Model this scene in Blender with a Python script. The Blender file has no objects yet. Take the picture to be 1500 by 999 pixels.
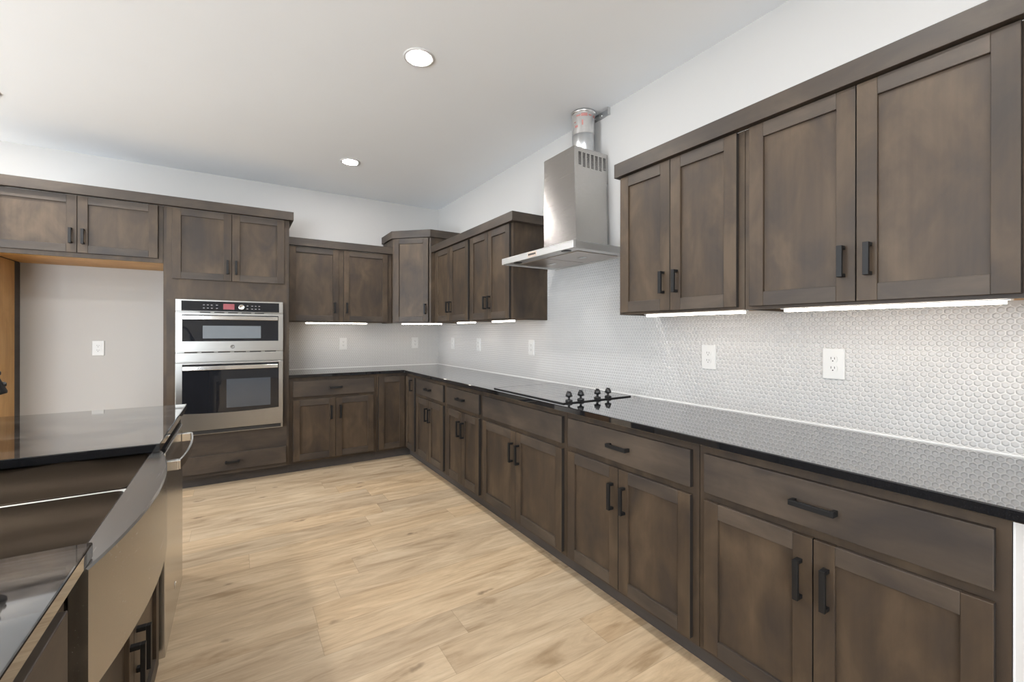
import bpy, bmesh, math, random
from mathutils import Vector, Matrix
random.seed(7)
PI = math.pi
SC = bpy.context.scene
COL = SC.collection

# ------------------------------------------------------------------ camera
cam_d = bpy.data.cameras.new('camera')
cam = bpy.data.objects.new('camera', cam_d)
COL.objects.link(cam)
cam_d.sensor_width = 36.0
cam_d.sensor_fit = 'HORIZONTAL'
cam_d.lens = 642.716 / 1500 * 36
cam_d.shift_x = 0.0
cam_d.shift_y = -(499.5 - 486.235) / 1500
cam_d.clip_start = 0.02
yaw = 0.5609945
cam.matrix_world = (Matrix.Translation((-2.1311, -5.1146, 1.3115)) @ Matrix.Rotation(-yaw, 4, 'Z')
                    @ Matrix.Rotation(PI / 2, 4, 'X') @ Matrix.Rotation(0.00144, 4, 'Z'))
SC.camera = cam

# ------------------------------------------------------------------ exposure, world, daylight
SC.view_settings.view_transform = 'Standard'
SC.view_settings.look = 'None'
SC.view_settings.exposure = -0.27
SC.view_settings.gamma = 1.0
SC.view_settings.use_curve_mapping = False
SC.cycles.use_denoising = True
SC.cycles.max_bounces = 10
SC.cycles.diffuse_bounces = 6
SC.cycles.glossy_bounces = 6
SC.cycles.sample_clamp_indirect = 6.0
SC.cycles.caustics_reflective = False
SC.cycles.caustics_refractive = False

W = bpy.data.worlds.new('world')
SC.world = W
W.use_nodes = True
bg = W.node_tree.nodes['Background']
bg.inputs[0].default_value = (0.80, 0.90, 1.0, 1)
bg.inputs[1].default_value = 1.0

H = 2.8256                                   # ceiling height
XL, YR = -8.2, -10.5                          # left and rear walls of the open plan room
LED_POWER = 19.0
DOWN_POWER = 540.0
DAY_FILL_REAR = 820.0
DAY_FILL_LEFT = 540.0


def area(name, loc, target, sx, sy, power, color):
    d = bpy.data.lights.new(name, 'AREA')
    d.shape = 'RECTANGLE'
    d.size, d.size_y = sx, sy
    d.energy = power
    d.color = color
    o = bpy.data.objects.new(name, d)
    COL.objects.link(o)
    o.location = loc
    o.rotation_euler = (Vector(target) - Vector(loc)).to_track_quat('-Z', 'Z').to_euler()
    return o


# daylight lamps at the unseen rear and left windows, tilted up as added ceiling fill
area('daylight_fill_rear', (-5.95, YR - 0.12, 1.25), (-4.5, 0, 8.0), 3.4, 2.1, DAY_FILL_REAR, (0.86, 0.93, 1.0))
area('daylight_fill_left', (XL - 0.12, -2.9, 1.75), (0, -2.9, 8.5), 4.4, 1.2, DAY_FILL_LEFT, (0.86, 0.93, 1.0))

# ------------------------------------------------------------------ materials
def new_mat(name):
    m = bpy.data.materials.new(name)
    m.use_nodes = True
    nt = m.node_tree
    return m, nt, nt.nodes['Principled BSDF']


def N(nt, typ, **kw):
    n = nt.nodes.new(typ)
    for k, v in kw.items():
        setattr(n, k, v)
    return n


def setin(n, **kw):
    for k, v in kw.items():
        n.inputs[k.replace('_', ' ')].default_value = v


def math_n(nt, op, a, b=None, c=None):
    n = N(nt, 'ShaderNodeMath', operation=op)
    for i, v in enumerate((a, b, c)):
        if v is None:
            continue
        if isinstance(v, (int, float)):
            n.inputs[i].default_value = v
        else:
            nt.links.new(v, n.inputs[i])
    return n.outputs[0]


def vmath(nt, op, a, b=None):
    n = N(nt, 'ShaderNodeVectorMath', operation=op)
    for i, v in enumerate((a, b)):
        if v is None:
            continue
        if isinstance(v, (tuple, list)):
            n.inputs[i].default_value = v
        else:
            nt.links.new(v, n.inputs[i])
    return n


def mixc(nt, fac, a, b, blend='MIX'):
    n = N(nt, 'ShaderNodeMix', data_type='RGBA', blend_type=blend)
    for i, v in ((0, fac), (6, a), (7, b)):
        if isinstance(v, (int, float)):
            n.inputs[i].default_value = v
        elif isinstance(v, tuple):
            n.inputs[i].default_value = (*v, 1)
        else:
            nt.links.new(v, n.inputs[i])
    return n.outputs[2]


def ramp(nt, fac, stops):
    n = N(nt, 'ShaderNodeValToRGB')
    el = n.color_ramp.elements
    while len(el) > 1:
        el.remove(el[0])
    for i, (p, c) in enumerate(stops):
        e = el[0] if i == 0 else el.new(p)
        e.position = p
        e.color = (*c, 1) if len(c) == 3 else c
    nt.links.new(fac, n.inputs[0])
    return n.outputs[0]


def plain(name, col, rough=0.5, metal=0.0, spec=0.5, noise=0.0, nscale=8.0, emit=None, estr=0.0, coat=0.0):
    """One-colour paint, plastic or metal with a little procedural unevenness."""
    m, nt, b = new_mat(name)
    b.inputs['Roughness'].default_value = rough
    b.inputs['Metallic'].default_value = metal
    b.inputs['Specular IOR Level'].default_value = spec
    b.inputs['Coat Weight'].default_value = coat
    tc = N(nt, 'ShaderNodeTexCoord')
    nz = N(nt, 'ShaderNodeTexNoise')
    nz.inputs['Scale'].default_value = nscale
    nz.inputs['Detail'].default_value = 3
    nt.links.new(tc.outputs['Object'], nz.inputs['Vector'])
    k = noise
    c1 = tuple(max(0, c * (1 - k)) for c in col)
    c2 = tuple(min(1, c * (1 + k)) for c in col)
    nt.links.new(mixc(nt, nz.outputs[0], c1, c2), b.inputs['Base Color'])
    if emit:
        b.inputs['Emission Color'].default_value = (*emit, 1)
        b.inputs['Emission Strength'].default_value = estr
    return m


def wood(name, grain, dark, mid, light, rough=0.5):
    """Stained maple: cloudy mottling plus fine grain along `grain` ('v' or 'h')."""
    m, nt, b = new_mat(name)
    geo = N(nt, 'ShaderNodeNewGeometry')
    isl = geo.outputs['Random Per Island']
    off = N(nt, 'ShaderNodeCombineXYZ')
    nt.links.new(math_n(nt, 'MULTIPLY', isl, 37.0), off.inputs[0])
    nt.links.new(math_n(nt, 'MULTIPLY', isl, 91.0), off.inputs[1])
    nt.links.new(math_n(nt, 'MULTIPLY', isl, 53.0), off.inputs[2])
    p = vmath(nt, 'ADD', geo.outputs['Position'], off.outputs[0]).outputs[0]
    sc = (55.0, 55.0, 2.2) if grain == 'v' else (2.2, 2.2, 55.0)
    sm = (6.5, 6.5, 3.2) if grain == 'v' else (3.2, 3.2, 7.0)
    g = N(nt, 'ShaderNodeTexNoise')
    setin(g, Scale=1.0, Detail=5.0, Roughness=0.6)
    nt.links.new(vmath(nt, 'MULTIPLY', p, sc).outputs[0], g.inputs['Vector'])
    c = N(nt, 'ShaderNodeTexNoise')
    setin(c, Scale=1.0, Detail=6.0, Roughness=0.55, Distortion=0.5)
    nt.links.new(vmath(nt, 'MULTIPLY', p, sm).outputs[0], c.inputs['Vector'])
    cloud = ramp(nt, c.outputs[0], [(0.30, dark), (0.50, mid), (0.70, light)])
    gr = ramp(nt, g.outputs[0], [(0.30, (0.88, 0.88, 0.88)), (0.62, (1.04, 1.04, 1.04))])
    col = mixc(nt, 0.75, cloud, gr, 'MULTIPLY')
    hs = N(nt, 'ShaderNodeHueSaturation')
    nt.links.new(math_n(nt, 'MULTIPLY_ADD', isl, 0.16, 0.92), hs.inputs['Value'])
    nt.links.new(col, hs.inputs['Color'])
    nt.links.new(hs.outputs[0], b.inputs['Base Color'])
    b.inputs['Roughness'].default_value = rough
    b.inputs['Specular IOR Level'].default_value = 0.34
    bp = N(nt, 'ShaderNodeBump')
    setin(bp, Strength=0.06, Distance=0.002)
    nt.links.new(g.outputs[0], bp.inputs['Height'])
    nt.links.new(bp.outputs[0], b.inputs['Normal'])
    return m


def hex_tile(name, axis_h):
    """Small penny-round mosaic: grey-white domed tiles with whiter grout, laid on a wall."""
    m, nt, b = new_mat(name)
    geo = N(nt, 'ShaderNodeNewGeometry')
    sx = N(nt, 'ShaderNodeSeparateXYZ')
    nt.links.new(geo.outputs['Position'], sx.inputs[0])
    cb = N(nt, 'ShaderNodeCombineXYZ')
    w = 0.0212
    nt.links.new(math_n(nt, 'ADD', math_n(nt, 'DIVIDE', sx.outputs[axis_h], w), 1000.0), cb.inputs[0])
    nt.links.new(math_n(nt, 'ADD', math_n(nt, 'DIVIDE', sx.outputs[2], w * 1.03), 1000.0), cb.inputs[1])
    p = cb.outputs[0]
    r = (1.0, 1.7320508, 1.0)
    h = (0.5, 0.8660254, 0.0)
    a = vmath(nt, 'SUBTRACT', vmath(nt, 'MODULO', p, r).outputs[0], h).outputs[0]
    bb = vmath(nt, 'SUBTRACT', vmath(nt, 'MODULO', vmath(nt, 'SUBTRACT', p, h).outputs[0], r).outputs[0], h).outputs[0]
    la = vmath(nt, 'LENGTH', a).outputs['Value']
    lb = vmath(nt, 'LENGTH', bb).outputs['Value']
    # hexagon distance of the nearer centre
    def hexd(v):
        ab = vmath(nt, 'ABSOLUTE', v).outputs[0]
        d = vmath(nt, 'DOT_PRODUCT', ab, (0.5, 0.8660254, 0)).outputs['Value']
        s = N(nt, 'ShaderNodeSeparateXYZ')
        nt.links.new(ab, s.inputs[0])
        return math_n(nt, 'MAXIMUM', d, s.outputs[0])
    rad = math_n(nt, 'MINIMUM', la, lb)
    hx = math_n(nt, 'MINIMUM', hexd(a), hexd(bb))
    d = math_n(nt, 'ADD', math_n(nt, 'MULTIPLY', rad, 0.45), math_n(nt, 'MULTIPLY', hx, 0.55))
    mr = N(nt, 'ShaderNodeMapRange')
    mr.interpolation_type = 'SMOOTHSTEP'
    setin(mr, From_Min=0.425, From_Max=0.475)
    nt.links.new(d, mr.inputs['Value'])
    grout = mr.outputs[0]
    nt.links.new(mixc(nt, grout, (0.48, 0.473, 0.467), (0.65, 0.645, 0.635)), b.inputs['Base Color'])
    nt.links.new(math_n(nt, 'MULTIPLY_ADD', grout, 0.3, 0.42), b.inputs['Roughness'])
    hr = N(nt, 'ShaderNodeMapRange')
    hr.interpolation_type = 'SMOOTHSTEP'
    setin(hr, From_Min=0.25, From_Max=0.49, To_Min=1.0, To_Max=0.0)
    nt.links.new(d, hr.inputs['Value'])
    bp = N(nt, 'ShaderNodeBump')
    setin(bp, Strength=0.7, Distance=0.003)
    nt.links.new(hr.outputs[0], bp.inputs['Height'])
    nt.links.new(bp.outputs[0], b.inputs['Normal'])
    return m


def plank_floor(name):
    """Light oak vinyl planks running left-right with knots and streaks."""
    m, nt, b = new_mat(name)
    geo = N(nt, 'ShaderNodeNewGeometry')
    s = N(nt, 'ShaderNodeSeparateXYZ')
    nt.links.new(geo.outputs['Position'], s.inputs[0])
    pw, pl = 0.185, 1.25
    yv = math_n(nt, 'ADD', math_n(nt, 'DIVIDE', s.outputs[1], pw), 200.35)
    row = math_n(nt, 'FLOOR', yv)
    yf = math_n(nt, 'FRACT', yv)
    wn = N(nt, 'ShaderNodeTexWhiteNoise', noise_dimensions='1D')
    nt.links.new(row, wn.inputs['W'])
    xv = math_n(nt, 'ADD', math_n(nt, 'ADD', math_n(nt, 'DIVIDE', s.outputs[0], pl), 200.0), wn.outputs['Value'])
    colm = math_n(nt, 'FLOOR', xv)
    xf = math_n(nt, 'FRACT', xv)
    idv = N(nt, 'ShaderNodeCombineXYZ')
    nt.links.new(row, idv.inputs[0])
    nt.links.new(colm, idv.inputs[1])
    wn2 = N(nt, 'ShaderNodeTexWhiteNoise', noise_dimensions='2D')
    nt.links.new(idv.outputs[0], wn2.inputs['Vector'])
    pid = wn2.outputs['Value']
    off = vmath(nt, 'MULTIPLY', wn2.outputs['Color'], (30.0, 30.0, 30.0)).outputs[0]
    p = vmath(nt, 'ADD', geo.outputs['Position'], off).outputs[0]
    g1 = N(nt, 'ShaderNodeTexNoise')
    setin(g1, Scale=1.0, Detail=8.0, Roughness=0.6, Distortion=1.1)
    nt.links.new(vmath(nt, 'MULTIPLY', p, (1.9, 9.5, 1.0)).outputs[0], g1.inputs['Vector'])
    g2 = N(nt, 'ShaderNodeTexNoise')
    setin(g2, Scale=1.0, Detail=4.0, Roughness=0.7)
    nt.links.new(vmath(nt, 'MULTIPLY', p, (7.0, 75.0, 1.0)).outputs[0], g2.inputs['Vector'])
    base = ramp(nt, g1.outputs[0], [(0.30, (0.36, 0.255, 0.155)), (0.43, (0.49, 0.37, 0.245)),
                                    (0.56, (0.58, 0.45, 0.305)), (0.70, (0.65, 0.52, 0.365))])
    fine = ramp(nt, g2.outputs[0], [(0.32, (0.84, 0.83, 0.81)), (0.56, (1.03, 1.03, 1.03))])
    col = mixc(nt, 0.7, base, fine, 'MULTIPLY')
    # knots: stretched voronoi spots
    vo = N(nt, 'ShaderNodeTexVoronoi')
    setin(vo, Scale=1.0, Randomness=1.0)
    ds = N(nt, 'ShaderNodeTexNoise')
    setin(ds, Scale=14.0, Detail=3.0)
    nt.links.new(geo.outputs['Position'], ds.inputs['Vector'])
    wob = vmath(nt, 'MULTIPLY', ds.outputs['Color'], (0.35, 0.35, 0.0)).outputs[0]
    kv = vmath(nt, 'ADD', vmath(nt, 'MULTIPLY', p, (2.6, 6.6, 0.0)).outputs[0], wob).outputs[0]
    nt.links.new(kv, vo.inputs['Vector'])
    kn = N(nt, 'ShaderNodeMapRange')
    kn.interpolation_type = 'SMOOTHSTEP'
    setin(kn, From_Min=0.02, From_Max=0.13, To_Min=0.70, To_Max=0.0)
    nt.links.new(vo.outputs['Distance'], kn.inputs['Value'])
    col = mixc(nt, kn.outputs[0], col, (0.17, 0.115, 0.072))
    # tone from plank to plank
    tone = ramp(nt, pid, [(0.0, (0.92, 0.93, 0.95)), (0.5, (1.0, 1.0, 1.0)), (1.0, (1.07, 1.03, 0.97))])
    col = mixc(nt, 1.0, col, tone, 'MULTIPLY')
    # seams
    ey = math_n(nt, 'MULTIPLY', math_n(nt, 'MINIMUM', yf, math_n(nt, 'SUBTRACT', 1.0, yf)), pw)
    ex = math_n(nt, 'MULTIPLY', math_n(nt, 'MINIMUM', xf, math_n(nt, 'SUBTRACT', 1.0, xf)), pl)
    e = math_n(nt, 'MINIMUM', ey, ex)
    sm = N(nt, 'ShaderNodeMapRange')
    setin(sm, From_Min=0.0006, From_Max=0.0022, To_Min=0.34, To_Max=0.0)
    nt.links.new(e, sm.inputs['Value'])
    col = mixc(nt, sm.outputs[0], col, (0.20, 0.14, 0.09))
    nt.links.new(col, b.inputs['Base Color'])
    b.inputs['Roughness'].default_value = 0.42
    b.inputs['Specular IOR Level'].default_value = 0.35
    bp = N(nt, 'ShaderNodeBump')
    setin(bp, Strength=0.12, Distance=0.001)
    nt.links.new(g2.outputs[0], bp.inputs['Height'])
    nt.links.new(bp.outputs[0], b.inputs['Normal'])
    return m


def granite(name, dust=0.0):
    """Polished black granite with a faint fleck."""
    m, nt, b = new_mat(name)
    geo = N(nt, 'ShaderNodeNewGeometry')
    v = N(nt, 'ShaderNodeTexVoronoi')
    setin(v, Scale=330.0)
    nt.links.new(geo.outputs['Position'], v.inputs['Vector'])
    col = ramp(nt, v.outputs['Distance'], [(0.0, (0.028, 0.029, 0.032)), (0.25, (0.010, 0.0105, 0.012)), (1.0, (0.006, 0.006, 0.007))])
    if dust:
        dn = N(nt, 'ShaderNodeTexNoise')
        setin(dn, Scale=1.0, Detail=5.0, Roughness=0.55, Distortion=1.6)
        nt.links.new(vmath(nt, 'MULTIPLY', geo.outputs['Position'], (2.4, 5.5, 1.0)).outputs[0], dn.inputs['Vector'])
        dm = N(nt, 'ShaderNodeMapRange')
        setin(dm, From_Min=0.47, From_Max=0.66, To_Min=0.0, To_Max=dust)
        nt.links.new(dn.outputs[0], dm.inputs['Value'])
        sn = N(nt, 'ShaderNodeSeparateXYZ')
        nt.links.new(geo.outputs['Normal'], sn.inputs[0])
        up = math_n(nt, 'GREATER_THAN', sn.outputs[2], 0.9)          # dust lies on the flat top only
        col = mixc(nt, math_n(nt, 'MULTIPLY', dm.outputs[0], up), col, (0.36, 0.31, 0.26))
    nt.links.new(col, b.inputs['Base Color'])
    b.inputs['Roughness'].default_value = 0.5
    b.inputs['Specular IOR Level'].default_value = 0.0
    gl = N(nt, 'ShaderNodeBsdfGlossy')
    gl.inputs['Roughness'].default_value = 0.03
    gl.inputs['Color'].default_value = (1, 1, 1, 1)
    lw = N(nt, 'ShaderNodeLayerWeight')
    lw.inputs['Blend'].default_value = 0.5
    fac = math_n(nt, 'MULTIPLY_ADD', math_n(nt, 'POWER', lw.outputs['Facing'], 2.6), 0.94, 0.05)
    mx = N(nt, 'ShaderNodeMixShader')
    out = nt.nodes['Material Output']
    nt.links.new(fac, mx.inputs[0])
    nt.links.new(b.outputs[0], mx.inputs[1])
    nt.links.new(gl.outputs[0], mx.inputs[2])
    nt.links.new(mx.outputs[0], out.inputs[0])
    return m


def steel(name, col=(0.60, 0.59, 0.57), rough=0.24, axis=0, amp=0.10, var=0.07, aniso=0.0, tang=(0, 1, 0)):
    """Brushed stainless steel, brushed along `axis`."""
    m, nt, b = new_mat(name)
    tc = N(nt, 'ShaderNodeNewGeometry')
    nz = N(nt, 'ShaderNodeTexNoise')
    setin(nz, Scale=1.0, Detail=4.0, Roughness=0.6)
    sc = [420.0, 420.0, 420.0]
    sc[axis] = 4.0
    nt.links.new(vmath(nt, 'MULTIPLY', tc.outputs['Position'], tuple(sc)).outputs[0], nz.inputs['Vector'])
    b.inputs['Metallic'].default_value = 1.0
    if aniso:
        b.inputs['Anisotropic'].default_value = aniso
        tv = N(nt, 'ShaderNodeCombineXYZ')
        for k in range(3):
            tv.inputs[k].default_value = tang[k]
        nt.links.new(tv.outputs[0], b.inputs['Tangent'])
    nt.links.new(mixc(nt, nz.outputs[0], tuple(c * (1 - var) for c in col), tuple(c * (1 + var) for c in col)), b.inputs['Base Color'])
    nt.links.new(math_n(nt, 'MULTIPLY_ADD', nz.outputs[0], amp, rough - amp / 2), b.inputs['Roughness'])
    return m


def glass_pane(name):
    m = bpy.data.materials.new(name)
    m.use_nodes = True
    nt = m.node_tree
    nt.nodes.clear()
    out = N(nt, 'ShaderNodeOutputMaterial')
    t = N(nt, 'ShaderNodeBsdfTransparent')
    g = N(nt, 'ShaderNodeBsdfGlossy')
    g.inputs['Roughness'].default_value = 0.01
    f = N(nt, 'ShaderNodeFresnel')
    mx = N(nt, 'ShaderNodeMixShader')
    nt.links.new(f.outputs[0], mx.inputs[0])
    nt.links.new(t.outputs[0], mx.inputs[1])
    nt.links.new(g.outputs[0], mx.inputs[2])
    nt.links.new(mx.outputs[0], out.inputs[0])
    return m


WD, WM, WL = (0.034, 0.026, 0.021), (0.056, 0.039, 0.026), (0.087, 0.061, 0.039)
M = {
    'wood_v': wood('stained_maple_upright_grain', 'v', WD, WM, WL),
    'wood_h': wood('stained_maple_level_grain', 'h', (0.034, 0.028, 0.025), (0.054, 0.042, 0.033), (0.080, 0.061, 0.046)),
    'maple': wood('raw_maple', 'v', (0.50, 0.27, 0.085), (0.58, 0.33, 0.11), (0.66, 0.40, 0.15), 0.45),
    'kick': wood('dark_stained_toe_board', 'h', (0.050, 0.045, 0.044), (0.066, 0.058, 0.054), (0.082, 0.070, 0.063)),
    'wall': plain('warm_white_wall_paint', (0.51, 0.502, 0.49), 0.75, noise=0.012, nscale=3),
    'ceil': plain('white_ceiling_paint', (0.89, 0.925, 0.965), 0.85, noise=0.012, nscale=3),
    'tile_r': hex_tile('penny_tile_side_wall', 1),
    'tile_b': hex_tile('penny_tile_back_wall', 0),
    'floor': plank_floor('oak_vinyl_planks'),
    'granite': granite('black_granite'),
    'ceramic_glass': granite('black_ceramic_glass'),
    'granite_dusty': granite('wiped_black_granite', 0.24),
    'steel': steel('brushed_steel_level'),
    'steel_y': steel('brushed_steel_deep', axis=1),
    'steel_z': steel('brushed_steel_upright', (0.52, 0.50, 0.48), axis=1, rough=0.26, aniso=0.85, tang=(0, 0, 1)),
    'steel_sink': steel('brushed_sink_steel', (0.40, 0.392, 0.38), 0.27, axis=1, amp=0.02, var=0.012),
    'dark_bowl': steel('shaded_bowl_steel', (0.026, 0.020, 0.015), 0.34, axis=0),  # bowl steel darkened in colour for the shade and dark reflections inside
    'steel_bright': plain('polished_steel', (0.80, 0.79, 0.77), 0.14, 1.0, noise=0.02),
    'steel_canopy': steel('satin_canopy_steel', (0.70, 0.70, 0.69), 0.5, axis=1),
    'steel_oven': steel('brushed_oven_steel', (0.40, 0.395, 0.38), 0.30, axis=0),
    'galv': plain('galvanised_sheet', (0.62, 0.63, 0.64), 0.32, 1.0, noise=0.12, nscale=30),
    'foil': plain('foil_tape', (0.78, 0.77, 0.76), 0.30, 1.0, noise=0.10, nscale=60),
    'tape_red': plain('faded_red_print', (0.50, 0.22, 0.20), 0.5, noise=0.1),
    'black_metal': plain('black_metal', (0.009, 0.009, 0.0095), 0.5, 0.0, 0.3, noise=0.1),
    'black_glass': plain('black_glass', (0.010, 0.011, 0.014), 0.03, 0.0, 0.5, noise=0.02),
    'oven_window': plain('dim_oven_window', (0.05, 0.06, 0.075), 0.06, 0.0, 0.6, noise=0.05),
    'edge': plain('shaded_door_edge', (0.020, 0.017, 0.015), 0.55, noise=0.1),  # near-black colour stands in for shade on the door sides
    'caulk': plain('white_caulk', (0.82, 0.82, 0.81), 0.4, noise=0.01),
    'window_glass': plain('oven_window_glass', (0.16, 0.18, 0.20), 0.08, 0.0, 0.7, noise=0.05),
    'black_plastic': plain('black_plastic', (0.014, 0.014, 0.015), 0.30, noise=0.05),
    'white_plastic': plain('white_plastic', (0.62, 0.62, 0.61), 0.35, noise=0.01),
    'slot': plain('dark_slot', (0.02, 0.02, 0.02), 0.6, noise=0.1),
    'grey_mark': plain('grey_print', (0.22, 0.22, 0.22), 0.5, noise=0.05),
    'logo_grey': plain('logo_grey', (0.20, 0.20, 0.20), 0.35, 0.6, noise=0.05),
    'display': plain('red_display', (0.25, 0.07, 0.08), 0.2, emit=(0.85, 0.25, 0.28), estr=0.07, noise=0.02),
    'led': plain('led_diffuser', (0.9, 0.9, 0.88), 0.4, emit=(1.0, 0.90, 0.78), estr=LED_POWER),
    'lamp': plain('downlight_diffuser', (0.9, 0.9, 0.88), 0.4, emit=(1.0, 0.97, 0.93), estr=DOWN_POWER),
    'melamine': plain('white_melamine', (0.76, 0.78, 0.80), 0.4, noise=0.01),
    'filter': plain('hood_filter_mesh', (0.50, 0.45, 0.41), 0.35, 0.9, noise=0.15, nscale=90),
    'copper': plain('button_strip', (0.70, 0.58, 0.50), 0.35, 0.4, noise=0.2, nscale=60),
    'pane': glass_pane('clear_pane'),
    'white_frame': plain('white_window_frame', (0.80, 0.80, 0.80), 0.4, noise=0.01),
    'lawn': plain('mown_lawn', (0.10, 0.16, 0.05), 0.9, noise=0.3, nscale=6),
}

# ------------------------------------------------------------------ mesh helpers
class MB:
    """Collects simple solids and links them as ONE mesh object."""
    def __init__(self):
        self.bm = bmesh.new()
        self.mats = []

    def mi(self, m):
        m = M[m]
        if m not in self.mats:
            self.mats.append(m)
        return self.mats.index(m)

    def box(self, x0, x1, y0, y1, z0, z1, m):
        i = self.mi(m)
        x0, x1 = sorted((x0, x1)); y0, y1 = sorted((y0, y1)); z0, z1 = sorted((z0, z1))
        v = [self.bm.verts.new(p) for p in ((x0, y0, z0), (x1, y0, z0), (x1, y1, z0), (x0, y1, z0),
                                            (x0, y0, z1), (x1, y0, z1), (x1, y1, z1), (x0, y1, z1))]
        for f in ((3, 2, 1, 0), (4, 5, 6, 7), (0, 1, 5, 4), (1, 2, 6, 5), (2, 3, 7, 6), (3, 0, 4, 7)):
            self.bm.faces.new([v[k] for k in f]).material_index = i
        return self

    def prism(self, pts, z0, z1, m, top=None):
        """Closed outline (counter-clockwise, x-y) raised from z0 to z1; `top` may give another outline."""
        i = self.mi(m)
        top = top or pts
        a = [self.bm.verts.new((x, y, z0)) for x, y in pts]
        b = [self.bm.verts.new((x, y, z1)) for x, y in top]
        n = len(pts)
        self.bm.faces.new(a[::-1]).material_index = i
        self.bm.faces.new(b).material_index = i
        for k in range(n):
            self.bm.faces.new((a[k], a[(k + 1) % n], b[(k + 1) % n], b[k])).material_index = i
        return self

    def rings(self, rings, m, close=True, smooth=True):
        """Skin between rings of equal length (lists of 3-D points)."""
        i = self.mi(m)
        vs = [[self.bm.verts.new(p) for p in r] for r in rings]
        n = len(rings[0])
        for a, b in zip(vs, vs[1:]):
            for k in range(n):
                f = self.bm.faces.new((a[k], a[(k + 1) % n], b[(k + 1) % n], b[k]))
                f.material_index = i
                f.smooth = smooth
        if close:
            self.bm.faces.new(vs[0][::-1]).material_index = i
            self.bm.faces.new(vs[-1]).material_index = i
        return self

    def lathe(self, origin, axis, prof, m, n=32, close=True, smooth=True):
        """prof: list of (distance along axis, radius)."""
        ax = Vector(axis).normalized()
        u = ax.orthogonal().normalized()
        w = ax.cross(u)
        o = Vector(origin)
        rs = []
        for d, r in prof:
            rs.append([o + ax * d + (u * math.cos(2 * PI * k / n) + w * math.sin(2 * PI * k / n)) * r for k in range(n)])
        return self.rings(rs, m, close, smooth)

    def tube(self, path, r, m, n=16):
        path = [Vector(p) for p in path]
        rr = r if isinstance(r, (list, tuple)) else [r] * len(path)
        rs = []
        prev = None
        for k, p in enumerate(path):
            t = (path[min(k + 1, len(path) - 1)] - path[max(k - 1, 0)]).normalized()
            if prev is None:
                u = t.orthogonal().normalized()
            else:
                u = (prev - t * prev.dot(t)).normalized()
            prev = u
            w = t.cross(u)
            rs.append([p + (u * math.cos(2 * PI * j / n) + w * math.sin(2 * PI * j / n)) * rr[k] for j in range(n)])
        return self.rings(rs, m)

    def build(self, name, parent=None, bevel=0.0, seg=2, label=None):
        bmesh.ops.recalc_face_normals(self.bm, faces=self.bm.faces[:])
        me = bpy.data.meshes.new(name)
        self.bm.to_mesh(me)
        self.bm.free()
        for m in self.mats:
            me.materials.append(m)
        o = bpy.data.objects.new(name, me)
        COL.objects.link(o)
        if parent is not None:
            o.parent = parent
        if bevel:
            md = o.modifiers.new('bevel', 'BEVEL')
            md.width = bevel
            md.segments = seg
            md.limit_method = 'ANGLE'
            md.angle_limit = math.radians(40)
            md.harden_normals = False
        if label:
            o['label'] = label
        return o


def tag(o, label, cat, group=None, kind=None):
    o['label'] = label
    o['category'] = cat
    if group:
        o['group'] = group
    if kind:
        o['kind'] = kind
    return o


def thing(name, label, cat, loc=(0, 0, 0), rz=0.0, group=None):
    o = bpy.data.objects.new(name, None)
    o.empty_display_size = 0.1
    COL.objects.link(o)
    o.location = loc
    o.rotation_euler = (0, 0, rz)
    return tag(o, label, cat, group)


def copy_tree(o, parent=None):
    c = o.copy()
    COL.objects.link(c)
    c.parent = parent
    for ch in list(o.children):
        copy_tree(ch, c)
    return c


def struct(o):
    o['kind'] = 'structure'
    return o


# ------------------------------------------------------------------ the room
struct(MB().box(XL, 0.0, YR, 0.0, -0.06, 0.0, 'floor').build('floor'))
struct(MB().box(XL - .2, 0.2, YR - .2, 0.2, H, H + 0.12, 'ceil').build('ceiling'))
struct(MB().box(XL - .2, 0.2, 0.0, 0.15, -0.06, H, 'wall').build('wall_back'))
struct(MB().box(0.0, 0.15, YR - .2, 0.0, -0.06, H, 'wall').build('wall_right'))


def holed_wall(name, along, c0, c1, holes, at0, at1):
    """A wall with rectangular openings; holes = (a0, a1, z0, z1)."""
    mb = MB()
    xs = sorted({c0, c1, *[h[0] for h in holes], *[h[1] for h in holes]})
    for a, b in zip(xs, xs[1:]):
        hs = [h for h in holes if h[0] <= a + 1e-6 and h[1] >= b - 1e-6]
        spans = [(-0.06, hs[0][2]), (hs[0][3], H)] if hs else [(-0.06, H)]
        for z0, z1 in spans:
            if z1 - z0 < 0.001:
                continue
            if along == 'x':
                mb.box(a, b, at0, at1, z0, z1, 'wall')
            else:
                mb.box(at0, at1, a, b, z0, z1, 'wall')
    return struct(mb.build(name))


def window(name, along, a0, a1, z0, z1, at, n, inward):
    """Framed window with n lights; frame is the object, each pane a child."""
    f = MB()
    t = 0.05
    def bx(mb, p0, p1, q0, q1, d0, d1, m):
        if along == 'x':
            mb.box(p0, p1, at + d0, at + d1, q0, q1, m)
        else:
            mb.box(at + d0, at + d1, p0, p1, q0, q1, m)
    bx(f, a0, a1, z0, z0 + t, -0.03, 0.03, 'white_frame')
    bx(f, a0, a1, z1 - t, z1, -0.03, 0.03, 'white_frame')
    st = (a1 - a0) / n
    for k in range(n + 1):
        c = min(max(a0 + k * st, a0 + t / 2), a1 - t / 2)
        bx(f, c - t / 2, c + t / 2, z0 + t, z1 - t, -0.03, 0.03, 'white_frame')
    o = struct(f.build(name))
    for k in range(n):
        g = MB()
        bx(g, a0 + k * st + t / 2, a0 + (k + 1) * st - t / 2, z0 + t, z1 - t, -0.004, 0.004, 'pane')
        g.build('pane', o)
    return o


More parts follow.
